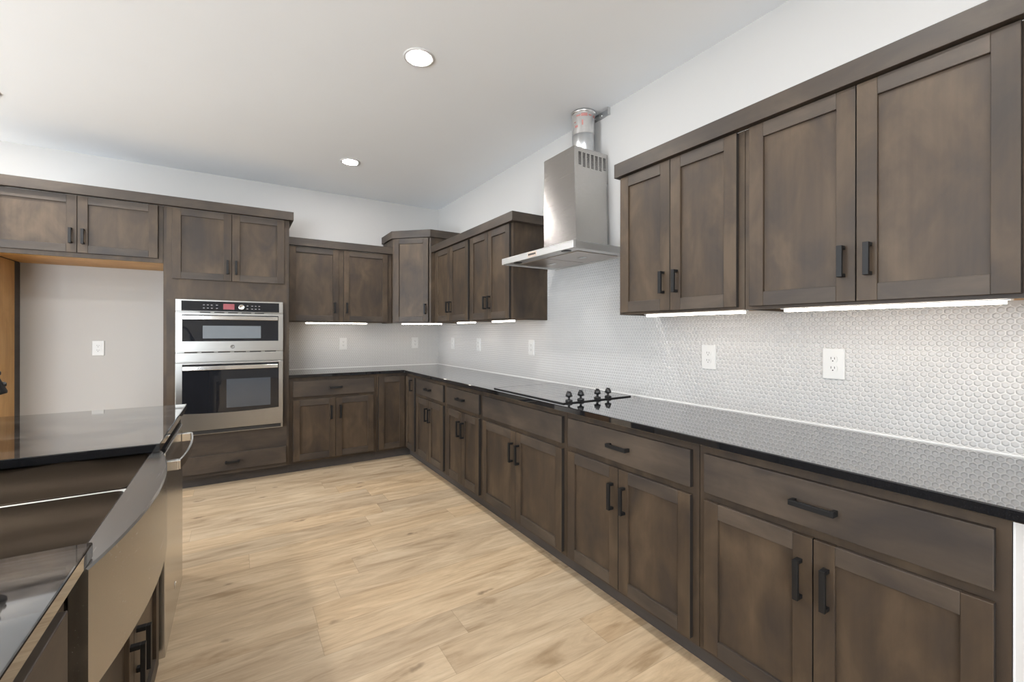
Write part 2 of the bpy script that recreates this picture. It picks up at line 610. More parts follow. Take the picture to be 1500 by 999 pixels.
holed_wall('wall_rear', 'x', XL - .2, 0.0, [(-7.7, -4.2, 0.0, 2.2)], YR - 0.15, YR)
holed_wall('wall_left', 'y', YR, 0.0, [(-5.15, -0.65, 1.1, 2.4)], XL - 0.15, XL)
window('door_1', 'x', -7.7, -4.2, 0.0, 2.2, YR - 0.06, 3, 1)
window('window_1', 'y', -5.15, -0.65, 1.1, 2.4, XL - 0.06, 3, 1)
struct(MB().box(XL - 20, 12, YR - 25, YR - 0.2, -0.30, -0.10, 'lawn').build('ground'))

# tiled splashbacks, 8 mm proud of the plaster
CT, CT0 = 0.914, 0.884
TT = 0.006
bs = MB()
bs.box(-TT, 0.0, -5.6, -0.0, CT, 1.403, 'tile_r')
bs.box(-TT, 0.0, -3.372, -2.268, 1.403, 1.80, 'tile_r')
bsr = tag(struct(bs.build('backsplash')), 'white penny tile backsplash along the right wall behind the cooktop', 'backsplash')
MB().box(-0.0105, -TT - 0.0002, -4.93, -0.0118, CT + 0.0001, CT + 0.004, 'caulk').build('caulk_bead', bsr, label='white caulk line')
bs = MB().box(-1.722, -TT, -TT, 0.0, CT, 1.403, 'tile_b')
bsb = tag(struct(bs.build('backsplash')), 'white penny tile backsplash on the back wall beside the ovens', 'backsplash')
MB().box(-1.7215, -0.0118, -0.0105, -TT - 0.0002, CT + 0.0001, CT + 0.004, 'caulk').build('caulk_bead', bsb, label='white caulk line')

# ------------------------------------------------------------------ cabinetry
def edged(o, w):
    """Paints shade as a near-black colour on the two upright outer edges of a door or drawer front."""
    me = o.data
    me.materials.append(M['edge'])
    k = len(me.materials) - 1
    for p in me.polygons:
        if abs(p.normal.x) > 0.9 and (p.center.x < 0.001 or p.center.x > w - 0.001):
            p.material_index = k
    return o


def shaker(mb_name, w, h, parent, loc, sw=0.057, t=0.02, rec=0.011):
    """Five-piece door: two stiles, two rails, recessed panel. Local origin lower-left of its back face; front faces -y."""
    mb = MB()
    mb.box(0, sw, -t, 0, 0, h, 'wood_v')
    mb.box(w - sw, w, -t, 0, 0, h, 'wood_v')
    mb.box(sw, w - sw, -t, 0, 0, sw, 'wood_h')
    mb.box(sw, w - sw, -t, 0, h - sw, h, 'wood_h')
    mb.box(sw - 0.004, w - sw + 0.004, -t + rec, -0.003, sw - 0.004, h - sw + 0.004, 'wood_v')
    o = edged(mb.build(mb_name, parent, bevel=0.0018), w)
    o.location = loc
    return o


def slab(name, w, h, parent, loc, t=0.02):
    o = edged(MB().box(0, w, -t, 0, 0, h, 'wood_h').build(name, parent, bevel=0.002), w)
    o.location = loc
    return o


def pull(parent, x, z, L, vertical, proj=0.032, y=-0.02):
    """Square black bar pull centred at (x, z) on the front face y of its door."""
    mb = MB()
    k = 0.0085
    a, b = (-L / 2, L / 2)
    if vertical:
        mb.box(-k, k, -proj, -proj + 0.011, a, b, 'black_metal')
        mb.box(-k, k, -proj + 0.011, 0, a, a + 0.012, 'black_metal')
        mb.box(-k, k, -proj + 0.011, 0, b - 0.012, b, 'black_metal')
    else:
        mb.box(a, b, -proj, -proj + 0.011, -k, k, 'black_metal')
        mb.box(a, a + 0.012, -proj + 0.011, 0, -k, k, 'black_metal')
        mb.box(b - 0.012, b, -proj + 0.011, 0, -k, k, 'black_metal')
    o = mb.build('handle', parent, bevel=0.0012)
    o.location = (x, y, z)
    return o


UZ0, UZ1, UD0, UD1 = 1.406, 2.156, 1.418, 2.152
BASE_TOP = 0.8835
LH, HZ_LOW, HZ_UP = 0.124, 0.541, 1.556
ROT_R = -PI / 2                              # fronts facing -x (right wall): local x runs towards the camera
GAP = 0.0015


def wall_cabinet(label, loc, rz, W_, doors, depth=0.33, z0=UZ0, z1=UZ1, dz0=UD0, dz1=UD1, hz=HZ_UP, group='wall cabinets', side_far=None, name='wall_cabinet', lh=0.108):
    """doors: (x0, x1, handle x) in local coordinates; frame front at local y=-depth."""
    t = thing(name, label, 'cabinet', loc, rz, group)
    mb = MB()
    mb.box(GAP, W_ - GAP, -depth + 0.02, -0.001, z0 + 0.014, z1, 'wood_v')
    mb.box(GAP, W_ - GAP, -depth, -depth + 0.02, z0, z1, 'wood_v')
    mb.box(GAP, GAP + 0.012, -depth + 0.02, -0.001, z0, z0 + 0.014, 'wood_v')
    mb.box(W_ - GAP - 0.012, W_ - GAP, -depth + 0.02, -0.001, z0, z0 + 0.014, 'wood_v')
    mb.build('carcass', t)
    MB().box(GAP + 0.0125, W_ - GAP - 0.0125, -depth + 0.0205, -0.002, z0 + 0.010, z0 + 0.0138, 'maple').build(
        'bottom_panel', t, label='pale unstained maple underside')
    for x0, x1, hx in doors:
        d = shaker('door', x1 - x0, dz1 - dz0, t, (x0, -depth, dz0))
        if hx is not None:
            pull(d, hx - x0, hz - dz0, lh, True)
    return t


def base_cabinet(label, loc, rz, W_, doors, drawers, depth=0.61, group='base cabinets', dz0=0.113, dz1=0.676, white_end=False, name='base_cabinet', kick_gap=0.055):
    t = thing(name, label, 'cabinet', loc, rz, group)
    mb = MB()
    mb.box(GAP, W_ - GAP, -depth + 0.02, -0.002, 0.102, BASE_TOP, 'wood_v')
    mb.box(GAP, W_ - GAP, -depth, -depth + 0.02, 0.092, BASE_TOP, 'wood_v')
    mb.build('carcass', t)
    MB().box(0, W_, -depth + kick_gap, -depth + kick_gap + 0.02, 0.0, 0.0915, 'kick').build('toe_kick', t)
    for x0, x1, hx in doors:
        d = shaker('door', x1 - x0, dz1 - dz0, t, (x0, -depth, dz0))
        if hx is not None:
            pull(d, hx - x0, HZ_LOW - dz0, LH, True)
    for x0, x1, z0, z1, hl in drawers:
        d = slab('drawer_front', x1 - x0, z1 - z0, t, (x0, -depth, z0))
        if hl:
            pull(d, (x1 - x0) / 2, (z1 - z0) / 2, hl, False)
    if white_end:
        MB().box(W_, W_ + 0.004, -depth + 0.004, -0.002, 0.0, BASE_TOP, 'melamine').build('end_panel', t, label='plain white end panel')
    return t


DZ0, DZ1 = 0.705, 0.851
# right-hand run of base cabinets; positions along local x = -Y
def run_right(label, y0, y1, d0, dm, d1, handles=True, **kw):
    """Two doors d0..dm..d1 and one drawer on the frame y0..y1 (all as -Y)."""
    L = 0.125
    return base_cabinet(label, (0, -y0, 0), ROT_R, y1 - y0,
                        [(d0 - y0, dm - 0.0015 - y0, dm - 0.037 - y0), (dm + 0.0015 - y0, d1 - y0, dm + 0.037 - y0)],
                        [(d0 - y0, d1 - y0, DZ0, DZ1, L if handles else 0)], **kw)


run_right('narrow stained base cabinet with one drawer, next to the inside corner', 0.925, 1.648, 0.953, 1.282, 1.612)
run_right('stained base cabinet with one drawer, just beyond the cooktop', 1.648, 2.297, 1.685, 1.977, 2.2685)
run_right('wide stained base cabinet under the cooktop with a blank drawer front', 2.297, 3.26, 2.326, 2.768, 3.235, handles=False)
run_right('stained base cabinet with drawer pull, between the cooktop base and the nearest base', 3.26, 4.063, 3.285, 3.653, 4.034)
run_right('nearest stained base cabinet, at the open end of the long counter', 4.063, 4.872, 4.093, 4.465, 4.846, white_end=True)

# back run: base cabinet beside the ovens
base_cabinet('stained base cabinet with drawer on the back wall beside the ovens', (-1.722, 0, 0), 0, 0.797,
             [(0.033, 0.4025, 0.363), (0.4055, 0.765, 0.447)], [(0.033, 0.770, DZ0, DZ1, 0.115)])

# corner base cabinet: an L with a two-leaf corner door
t = thing('corner_base_cabinet', 'stained corner base cabinet with a folded two-leaf door in the inside corner', 'cabinet', (0, 0, 0), 0, 'base cabinets')
cb_ = MB()
cb_.prism([(-0.002, -0.002), (-0.924, -0.002), (-0.924, -0.609), (-0.609, -0.609), (-0.609, -0.924), (-0.002, -0.924)], 0.092, BASE_TOP, 'wood_v')
cb_.build('carcass', t)
MB().prism([(-0.535, -0.535), (-0.924, -0.535), (-0.924, -0.555), (-0.555, -0.555), (-0.555, -0.924), (-0.535, -0.924)], 0, 0.0915, 'kick').build('toe_kick', t)
d = shaker('door', 0.273, DZ1 - 0.113, t, (-0.907, -0.61, 0.113))
d = shaker('door', 0.250, DZ1 - 0.113, t, (-0.61, -0.640, 0.113))
d.rotation_euler = (0, 0, ROT_R)
pull(d, 0.195, 0.772 - 0.113, 0.115, True)

# wall cabinets, right wall
def upper_right(label, y0, y1, leaves):
    return wall_cabinet(label, (0, -y0, 0), ROT_R, y1 - y0, [(a - y0, b - y0, h - y0) for a, b, h in leaves])


upper_right('stained two-door wall cabinet squeezed beside the angled corner cabinet', 0.69, 1.545, [(0.765, 1.1195, 1.088), (1.1225, 1.520, 1.160)])
upper_right('stained two-door wall cabinet whose side faces the far end of the hood', 1.545, 2.266, [(1.570, 1.8935, 1.860), (1.8965, 2.234, 1.934)])
upper_right('stained two-door wall cabinet just right of the range hood', 3.372, 4.080, [(3.393, 3.7165, 3.680), (3.7195, 4.0525, 3.757)])
upper_right('largest stained two-door wall cabinet, nearest the camera on the right wall', 4.080, 4.900, [(4.106, 4.472, 4.436), (4.475, 4.8445, 4.511)])

# wall cabinet on the back wall
wall_cabinet('stained two-door wall cabinet on the back wall right of the ovens', (-1.722, 0, 0), 0, 1.034,
             [(0.027, 0.483, 0.443), (0.530, 0.989, 0.560)])

# angled corner wall cabinet
CZ1 = 2.322
t = thing('corner_wall_cabinet', 'taller angled corner wall cabinet with a single door', 'cabinet', (0, 0, 0), 0, 'wall cabinets')
poly = [(-0.001, -0.001), (-0.686, -0.001), (-0.686, -0.372), (-0.372, -0.686), (-0.001, -0.686)]
mb = MB()
mb.prism(poly, UZ0 + 0.014, CZ1, 'wood_v')
mb.prism([(-0.686, -0.001), (-0.686, -0.372), (-0.372, -0.686), (-0.001, -0.686), (-0.001, -0.674), (-0.380, -0.674), (-0.674, -0.380), (-0.674, -0.001)], UZ0, UZ0 + 0.014, 'wood_v')
mb.build('carcass', t)
MB().prism([(-0.012, -0.012), (-0.673, -0.012), (-0.673, -0.379), (-0.379, -0.673), (-0.012, -0.673)], UZ0 + 0.010, UZ0 + 0.0138, 'maple').build('bottom_panel', t, label='pale unstained maple underside')
fl = math.hypot(0.314, 0.314)
d = shaker('door', 0.395, 2.318 - UD0, t, (-0.686 + 0.0247 * 0.7071, -0.372 - 0.0247 * 0.7071, UD0))
d.rotation_euler = (0, 0, -PI / 4)
pull(d, 0.363, HZ_UP - UD0, 0.108, True)

# tall cabinet round the ovens
OX0, OX1, OD = -2.629, -1.7225, 0.63
t = thing('oven_cabinet', 'tall stained cabinet holding the built-in ovens, doors above and drawer below', 'cabinet', (OX0, 0, 0), 0)
w = OX1 - OX0
mb = MB()
mb.box(0, 0.02, -OD, -0.002, 0.092, 2.322, 'wood_v')
mb.box(w - 0.02, w, -OD, -0.002, 0.092, 2.322, 'wood_v')
mb.box(0.02, w - 0.02, -OD, -0.002, 1.572, 2.322, 'wood_v')
mb.box(0.02, w - 0.02, -OD, -0.002, 0.092, 0.452, 'wood_h')
mb.box(0.02, 0.088, -OD, -OD + 0.02, 0.452, 1.572, 'wood_v')
mb.box(w - 0.058, w - 0.02, -OD, -OD + 0.02, 0.452, 1.572, 'wood_v')
mb.build('carcass', t)
MB().box(0, w, -OD + 0.075, -OD + 0.095, 0, 0.0915, 'kick').build('toe_kick', t)
for x0, x1, hx in ((0.058, 0.4635, 0.434), (0.4665, 0.866, 0.496)):
    d = shaker('door', x1 - x0, 2.318 - 1.742, t, (x0, -OD, 1.742))
    pull(d, hx - x0, 1.859 - 1.742, 0.118, True)
d = slab('drawer_front', 0.824, 0.147, t, (0.058, -OD, 0.124))
pull(d, 0.412, 0.0735, 0.105, False)

# cabinet over the refrigerator space
t = thing('refrigerator_cabinet', 'shallow-height stained cabinet above the empty refrigerator space', 'cabinet', (-3.607, 0, 0), 0, 'wall cabinets')
w = 0.976
mb = MB()
mb.box(GAP, w, -OD + 0.02, -0.002, 1.878, 2.322, 'wood_v')
mb.box(GAP, w, -OD, -OD + 0.02, 1.862, 2.322, 'wood_v')
mb.build('carcass', t)
MB().box(GAP, w, -OD + 0.0205, -0.002, 1.866, 1.8775, 'maple').build('bottom_panel', t, label='unstained orange maple underside')
for x0, x1, hx in ((0.022, 0.475, 0.442), (0.478, 0.945, 0.509)):
    d = shaker('door', x1 - x0, 2.316 - 1.895, t, (x0, -OD, 1.895))
    pull(d, hx - x0, 2.016 - 1.895, 0.112, True)

t = thing('refrigerator_enclosure', 'tall side panel with raw maple inner face left of the refrigerator space', 'panel', (-3.61, 0, 0))
mb = MB()
mb.box(-0.022, -0.003, -OD, -0.002, 0, 2.322, 'wood_v')
mb.build('panel_board', t)
MB().box(-0.0029, 0.0, -OD + 0.02, -0.105, 0, 1.861, 'maple').build('inner_face', t, label='raw orange maple face')
MB().box(-0.0029, 0.0, -0.104, -0.002, 0, 1.861, 'kick').build('rear_strip', t, label='dark stained strip against the wall')

# crown boards along the cabinet tops
def crown(label, outline, z0, z1):
    mb = MB()
    mb.prism(outline, z0, z1, 'wood_h')
    return tag(mb.build('crown_molding', None, bevel=0.0015), label, 'molding', 'crown moldings')


def band(front, depth=0.02):
    """Thin band following the front polyline, offset inwards (to the left of travel)."""
    pts = [Vector(p) for p in front]
    inner = []
    for k, p in enumerate(pts):
        if k == 0:
            d = (pts[1] - p).normalized(); n = Vector((-d.y, d.x)); q = p + n * depth
        elif k == len(pts) - 1:
            d = (p - pts[k - 1]).normalized(); n = Vector((-d.y, d.x)); q = p + n * depth
        else:
            d0 = (p - pts[k - 1]).normalized(); d1 = (pts[k + 1] - p).normalized()
            n0 = Vector((-d0.y, d0.x)); n1 = Vector((-d1.y, d1.x))
            b = (n0 + n1).normalized()
            q = p + b * depth / max(0.2, b.dot(n0))
        inner.append(q)
    return [tuple(p) for p in pts] + [tuple(p) for p in reversed(inner)]


crown('flat crown board across the refrigerator and oven cabinets', band([(-3.65, -0.001), (-3.65, -0.68), (-1.690, -0.68), (-1.690, -0.001)], 0.05), 2.3225, 2.397)
crown('flat crown board on the low back wall cabinet', band([(-1.7215, -0.37), (-0.687, -0.37)], 0.040), 2.1565, 2.232)
crown('angled crown board on the corner wall cabinet', band([(-0.706, -0.001), (-0.706, -0.388), (-0.388, -0.706), (-0.001, -0.706)], 0.034), 2.3225, 2.402)
crown('flat crown board between the corner cabinet and the hood', band([(-0.37, -0.688), (-0.37, -2.312), (-0.001, -2.312)], 0.052), 2.1565, 2.228)
crown('longest flat crown board, over the wall cabinets right of the hood', band([(-0.001, -3.366), (-0.37, -3.366), (-0.37, -4.95), (-0.001, -4.95)], 0.040), 2.1565, 2.232)

# ------------------------------------------------------------------ countertop, cooktop
mb = MB()
e = -0.648
mb.prism([(-0.0065, -0.0065), (-1.7215, -0.0065), (-1.7215, e), (e, e), (e, -4.93), (-0.0065, -4.93)], CT0, CT, 'granite')
tag(mb.build('countertop', None, bevel=0.003), 'long L-shaped polished black granite countertop against the tiled walls', 'countertop')

t = thing('cooktop', 'black glass electric cooktop set in the long granite counter', 'cooktop', (-0.34, -2.83, CT))
mb = MB()
mb.box(-0.262, 0.262, -0.385, 0.378, 0.0003, 0.006, 'ceramic_glass')
mb.build('glass_top', t, bevel=0.002)
mb = MB()
mb.box(-0.265, -0.2625, -0.388, 0.381, 0.0003, 0.0064, 'black_metal')
mb.box(0.2625, 0.265, -0.388, 0.381, 0.0003, 0.0064, 'black_metal')
mb.box(-0.2625, 0.2625, -0.388, -0.3855, 0.0003, 0.0064, 'black_metal')
mb.box(-0.2625, 0.2625, 0.3785, 0.381, 0.0003, 0.0064, 'black_metal')
mb.build('trim', t)
for bx_, by_, br in ((-0.12, 0.20, 0.105), (0.12, 0.22, 0.085), (-0.12, -0.12, 0.085), (0.12, -0.10, 0.105)):
    rs = MB()
    rs.lathe((bx_, by_, 0.0061), (0, 0, 1), [(0, br), (0.0002, br), (0.0002, br - 0.003), (0, br - 0.003)], 'grey_mark', 48, close=False)
    rs.build('burner_ring', t)
kn = None
for kx in (-0.195, -0.108, 0.022, 0.108):
    mb = MB()
    mb.lathe((0, 0, 0), (0, 0, 1), [(0, 0.0205), (0.006, 0.0205), (0.009, 0.017), (0.010, 0.007), (0.022, 0.007), (0.024, 0.014),
                                    (0.027, 0.0205), (0.046, 0.0155), (0.049, 0.0125)], 'black_plastic', 28)
    k = mb.build('control_knob', t)
    k.location = (kx, -0.352, 0.0062)
    g = MB()
    g.box(-0.003, 0.003, -0.013, 0.013, 0.0485, 0.056, 'black_plastic')
    g.build('grip', k, bevel=0.0015)

# ------------------------------------------------------------------ range hood
HY0, HY1, HXF, HB, HT = -3.175, -2.378, -0.50, 1.796, 1.840
t = thing('range_hood', 'stainless chimney range hood on the tiled wall above the cooktop', 'range hood', (0, -2.777, HB))
mb = MB()
y0, y1, hh = HY0 + 2.777, HY1 + 2.777, HT - HB
mb.box(HXF, -0.0065, y0, y1, hh - 0.006, hh, 'steel_canopy')
mb.box(HXF, HXF + 0.012, y0, y1, 0, hh - 0.006, 'steel_canopy')
mb.box(-0.020, -0.0065, y0, y1, 0, hh - 0.006, 'steel_canopy')
mb.box(HXF + 0.012, -0.020, y0, y0 + 0.012, 0, hh - 0.006, 'steel_canopy')
mb.box(HXF + 0.012, -0.020, y1 - 0.012, y1, 0, hh - 0.006, 'steel_canopy')
mb.box(HXF + 0.012, -0.020, y0 + 0.012, y1 - 0.012, 0.006, 0.010, 'steel_canopy')
mb.build('canopy', t, bevel=0.002)
for a, b in ((y0 + 0.085, -0.006), (0.006, y1 - 0.085)):
    f = MB()
    f.box(HXF + 0.105, -0.06, a, b, 0.001, 0.0056, 'filter')
    f.box(HXF + 0.26, HXF + 0.30, (a + b) / 2 - 0.03, (a + b) / 2 + 0.03, -0.001, 0.001, 'steel')
    f.build('grease_filter', t, bevel=0.001)
for ly in (y0 + 0.13, y1 - 0.13):
    f = MB()
    f.lathe((HXF + 0.055, ly, 0.0058), (0, 0, -1), [(0, 0.032), (0.004, 0.030), (0.005, 0.022)], 'black_plastic', 24)
    f.build('hood_lamp', t)
cp = MB().box(HXF - 0.0025, HXF - 0.0002, 0.0 - 0.035, 0.062, 0.006, 0.039, 'copper').build('control_panel', t, bevel=0.0008)
for k in range(5):
    b_ = MB()
    b_.box(HXF - 0.0045, HXF - 0.0026, -0.028 + k * 0.017, -0.016 + k * 0.017, 0.017, 0.029, 'slot')
    b_.build('button', cp)

# chimney: folded sheet cover open at the top, a little wider towards the bottom
mb = MB()
zt, zs = 2.510 - HB, 2.34 - HB
zb = hh + 0.0003
th = 0.0015
def sheet_u(xf0, xf1, n0, n1, f0, f1, z0, z1, m1, m2, xb=-0.012):
    # n = near y, f = far y (0 bottom, 1 top)
    mb.prism([(xf0, n0), (xf0 + th, n0), (xf0 + th, f0), (xf0, f0)], z0, z1, m1, [(xf1, n1), (xf1 + th, n1), (xf1 + th, f1), (xf1, f1)])
    mb.prism([(xf0 + th, n0), (xb, n0), (xb, n0 + th), (xf0 + th, n0 + th)], z0, z1, m2, [(xf1 + th, n1), (xb, n1), (xb, n1 + th), (xf1 + th, n1 + th)])
    mb.prism([(xf0 + th, f0 - th), (xb, f0 - th), (xb, f0), (xf0 + th, f0)], z0, z1, m2, [(xf1 + th, f1 - th), (xb, f1 - th), (xb, f1), (xf1 + th, f1)])
o = 2.777
sheet_u(-0.297, -0.299, -2.967 + o, -2.949 + o, -2.618 + o, -2.618 + o, zb, zs, 'steel_z', 'steel_z', xb=-0.022)
sheet_u(-0.2975, -0.2985, -2.9470 + o, -2.9425 + o, -2.6195 + o, -2.6195 + o, zs - 0.03, zt, 'steel_z', 'steel_z', xb=-0.004)
chim = mb.build('chimney', t)
vs = MB()
for c in range(7):
    xx = -0.262 + c * 0.036
    for r in range(10):
        zz = zt - 0.032 - r * 0.0095
        if c in (0, 6) and r > 8:
            continue
        vs.box(xx, xx + 0.022, -2.9462 + o, -2.9440 + o, zz - 0.0042, zz, 'slot')
vs.build('vent_slots', chim)

# exposed duct and bracket above the chimney
t = thing('exhaust_duct', 'bare galvanised exhaust duct rising from the hood chimney to the ceiling', 'duct', (-0.092, -2.797, 2.40))
n0 = 2.40
mb = MB()
mb.lathe((0, 0, 0), (0, 0, 1), [(0, 0.077), (H - n0 - 0.0005, 0.077)], 'galv', 40)
mb.lathe((0, 0, 0.10), (0, 0, 1), [(0, 0.0775), (0.004, 0.0795), (0.008, 0.0775)], 'galv', 40)
mb.build('pipe', t)
tp = MB()
tp.lathe((0, 0, H - n0 - 0.16), (0, 0, 1), [(0, 0.0782), (0.155, 0.0784)], 'foil', 40, close=False)
tpo = tp.build('foil_tape', t, label='crinkled foil tape with faded red print')
def patch(a0, a1, z0, z1):
    rm = MB()
    n_ = 8
    ring0, ring1 = [], []
    for k in range(n_ + 1):
        a = a0 + (a1 - a0) * k / n_
        ring0.append((0.0792 * math.cos(a), 0.0792 * math.sin(a), z0))
        ring1.append((0.0792 * math.cos(a), 0.0792 * math.sin(a), z1))
    i_ = rm.mi('tape_red')
    va = [rm.bm.verts.new(p) for p in ring0]
    vb = [rm.bm.verts.new(p) for p in ring1]
    for k in range(n_):
        rm.bm.faces.new((va[k], va[k + 1], vb[k + 1], vb[k])).material_index = i_
    rm.build('tape_print', tpo)


tz = H - n0
for a0, a1, z0, z1 in ((3.35, 3.75, tz - 0.046, tz - 0.036), (3.80, 4.35, tz - 0.050, tz - 0.030), (4.45, 4.75, tz - 0.046, tz - 0.036), (4.95, 5.25, tz - 0.052, tz - 0.034),
                       (3.85, 3.98, tz - 0.110, tz - 0.075), (3.2, 3.5, tz - 0.120, tz - 0.105), (3.1, 3.3, tz - 0.085, tz - 0.078)):
    patch(a0, a1, z0, z1)
cl = MB()
cl.lathe((0, 0, H - n0 - 0.016), (0, 0, 1), [(0, 0.0800), (0.002, 0.086), (0.0145, 0.086)], 'foil', 40)
cl.build('collar', t)

t = thing('mounting_bracket', 'perforated steel bracket screwed to the wall at the ceiling beside the duct', 'bracket', (0, -2.79, 2.777))
mb = MB()
mb.box(-0.002, 0.0, -0.173, 0.173, 0, 0.047, 'galv')
mb.box(-0.022, -0.002, -0.173, -0.171, 0, 0.047, 'galv')
mb.box(-0.022, -0.002, 0.171, 0.173, 0, 0.047, 'galv')
mb.build('plate', t)
for k in range(6):
    s = MB()
    s.lathe((-0.002, -0.155 + k * 0.062, 0.024), (-1, 0, 0), [(0, 0.006), (0.002, 0.005), (0.003, 0.002)], 'steel_bright', 14)
    s.build('screw', t)

# ------------------------------------------------------------------ built-in microwave and oven
t = thing('wall_oven', 'stainless built-in microwave over oven combination in the tall cabinet', 'oven', (-2.161, -0.63, 0.452))
x0, x1 = -0.389, 0.389
mb = MB()
mb.box(x0 + 0.03, x1 - 0.045, 0.001, 0.56, 0.004, 1.115, 'black_metal')
mb.box(x0, x1, -0.012, -0.0005, -0.003, 1.124, 'steel_oven')
mb.build('housing', t, bevel=0.002)
cp = MB().box(x0 + 0.001, x1 - 0.001, -0.034, -0.0125, 1.024, 1.124, 'steel_oven').build('control_panel', t, bevel=0.003)
gp = MB()
gp.box(x0 + 0.040, x1 - 0.034, -0.0355, -0.0342, 1.030, 1.112, 'black_glass')
gp.build('panel_glass', cp, label='black control glass')
MB().box(-0.064, 0.016, -0.0366, -0.0358, 1.047, 1.094, 'display').build('display', cp, label='red clock display')
dl = MB()
dl.lathe((0.068, -0.0356, 1.069), (0, -1, 0), [(0, 0.0225), (0.008, 0.0215), (0.0085, 0.0175), (0.004, 0.0165), (0.004, 0.001)], 'steel_bright', 32)
dl.build('dial', cp)
for gx, cols in ((-0.205, 3), (-0.115, 1), (0.105, 1), (0.140, 3)):
    for c in range(cols):
        for r in range(2):
            MB().box(gx + c * 0.027, gx + c * 0.027 + 0.013, -0.0364, -0.0357, 1.052 + r * 0.026, 1.058 + r * 0.026, 'grey_mark').build('key_symbol', cp)


def bar_handle(parent, z, xa, xb, m='steel_bright', out=0.055, hh_=0.016):
    mb = MB()
    n = 14
    rs = []
    for k in range(n + 1):
        x = xa + (xb - xa) * k / n
        u = 2 * k / n - 1
        y = -out - 0.012 * (1 - u * u)
        rs.append([(x, y - 0.010, z - hh_), (x, y + 0.002, z - hh_), (x, y + 0.002, z + hh_), (x, y - 0.010, z + hh_)])
    mb.rings(rs, m, True, False)
    for x in (xa + 0.004, xb - 0.024):
        mb.box(x, x + 0.02, -out - 0.003, -0.040, z - hh_ + 0.003, z + hh_ - 0.003, m)
    return mb.build('handle', parent, bevel=0.003)


# microwave door
md = MB().box(x0 + 0.001, x1 - 0.001, -0.040, -0.0125, 0.690, 1.016, 'steel_oven').build('microwave_door', t, bevel=0.003)
MB().box(x0 + 0.046, x1 - 0.040, -0.0415, -0.0402, 0.778, 0.998, 'black_glass').build('door_glass', md, label='black glass')
MB().box(-0.206, 0.213, -0.0424, -0.0416, 0.802, 0.908, 'window_glass').build('window', md, label='pale see-through window')
bar_handle(md, 0.974, x0 + 0.050, x1 - 0.044)
lg = MB()
lg.lathe((0.003, -0.0402, 0.730), (0, -1, 0), [(0, 0.0165), (0.0012, 0.0165), (0.0012, 0.0142), (0.0006, 0.0138), (0.0006, 0.001)], 'logo_grey', 32)
lgo = lg.build('logo_badge', md, label='small round grey monogram')


def letters(txt, parent, size, loc, rot, m):
    c = bpy.data.curves.new('lettering', 'FONT')
    c.body = txt
    c.size = size
    c.align_x = 'CENTER'
    c.align_y = 'CENTER'
    c.extrude = 0.0004
    c.shear = 0.25
    tmp = bpy.data.objects.new('lettering_curve', c)
    COL.objects.link(tmp)
    me = bpy.data.meshes.new_from_object(tmp.evaluated_get(bpy.context.evaluated_depsgraph_get()))
    bpy.data.objects.remove(tmp)
    me.materials.clear()
    me.materials.append(M[m])
    o = bpy.data.objects.new('lettering', me)
    COL.objects.link(o)
    o.parent = parent
    o.location = loc
    o.rotation_euler = rot
    return o


letters('GE', lgo, 0.017, (0.003, -0.0412, 0.730), (PI / 2, 0, 0), 'steel_bright')
for k in range(5):
    MB().box(-0.225 + k * 0.098, -0.225 + k * 0.098 + 0.070, -0.0345, -0.0125, 1.0165, 1.0235, 'slot').build('vent_slot', t)
for k in range(6):
    MB().box(-0.330 + k * 0.115, -0.330 + k * 0.115 + 0.085, -0.0345, -0.0125, 0.6825, 0.6895, 'slot').build('vent_slot', t)
MB().box(x0 + 0.001, x1 - 0.001, -0.036, -0.0125, 0.606, 0.682, 'steel_oven').build('center_band', t, bevel=0.003)
od = MB()
od.box(x0 + 0.001, x1 - 0.001, -0.040, -0.0125, 0.038, 0.600, 'steel_oven')
odo = od.build('oven_door', t, bevel=0.003)
gl = MB()
xa, xb = x0 + 0.046, x1 - 0.036
n = 16
ptsb = [(xa + (xb - xa) * k / n, 0.186 - 0.012 * (1 - (2 * k / n - 1) ** 2)) for k in range(n + 1)]
outl = ptsb + [(xb, 0.588), (xa, 0.588)]
gl.rings([[(x, -0.0402, z) for x, z in outl], [(x, -0.0415, z) for x, z in outl]], 'black_glass', True, False)
gl.build('door_glass', odo, label='black glass with curved lower edge')
MB().box(-0.040, 0.288, -0.0424, -0.0416, 0.212, 0.455, 'oven_window').build('window', odo, label='dim oven window')
bar_handle(odo, 0.556, x0 + 0.050, x1 - 0.044)
MB().box(x0 + 0.03, x1 - 0.018, -0.030, -0.0125, 0.008, 0.034, 'slot').build('lower_vent', t, label='dark gap under the oven door')

# ------------------------------------------------------------------ island
IX = -2.36
IFX = -2.386                                  # island face frame plane (fronts face +x)
ROT_I = PI / 2
SY0, SY1 = -3.990, -3.129                     # sink cut-out along y
SXB = -2.82                                   # back edge of the cut-out
mb = MB()
mb.box(-3.52, IX, SY1, -2.128, CT0, CT, 'granite_dusty')
mb.box(-3.52, SXB, SY0, SY1, CT0, CT, 'granite_dusty')
mb.box(-3.52, IX, -5.02, SY0, CT0, CT, 'granite_dusty')
bmesh.ops.remove_doubles(mb.bm, verts=mb.bm.verts[:], dist=1e-5)
tag(mb.build('island_countertop', None, bevel=0.003), 'polished black granite top of the kitchen island with the sink cut into it', 'countertop')

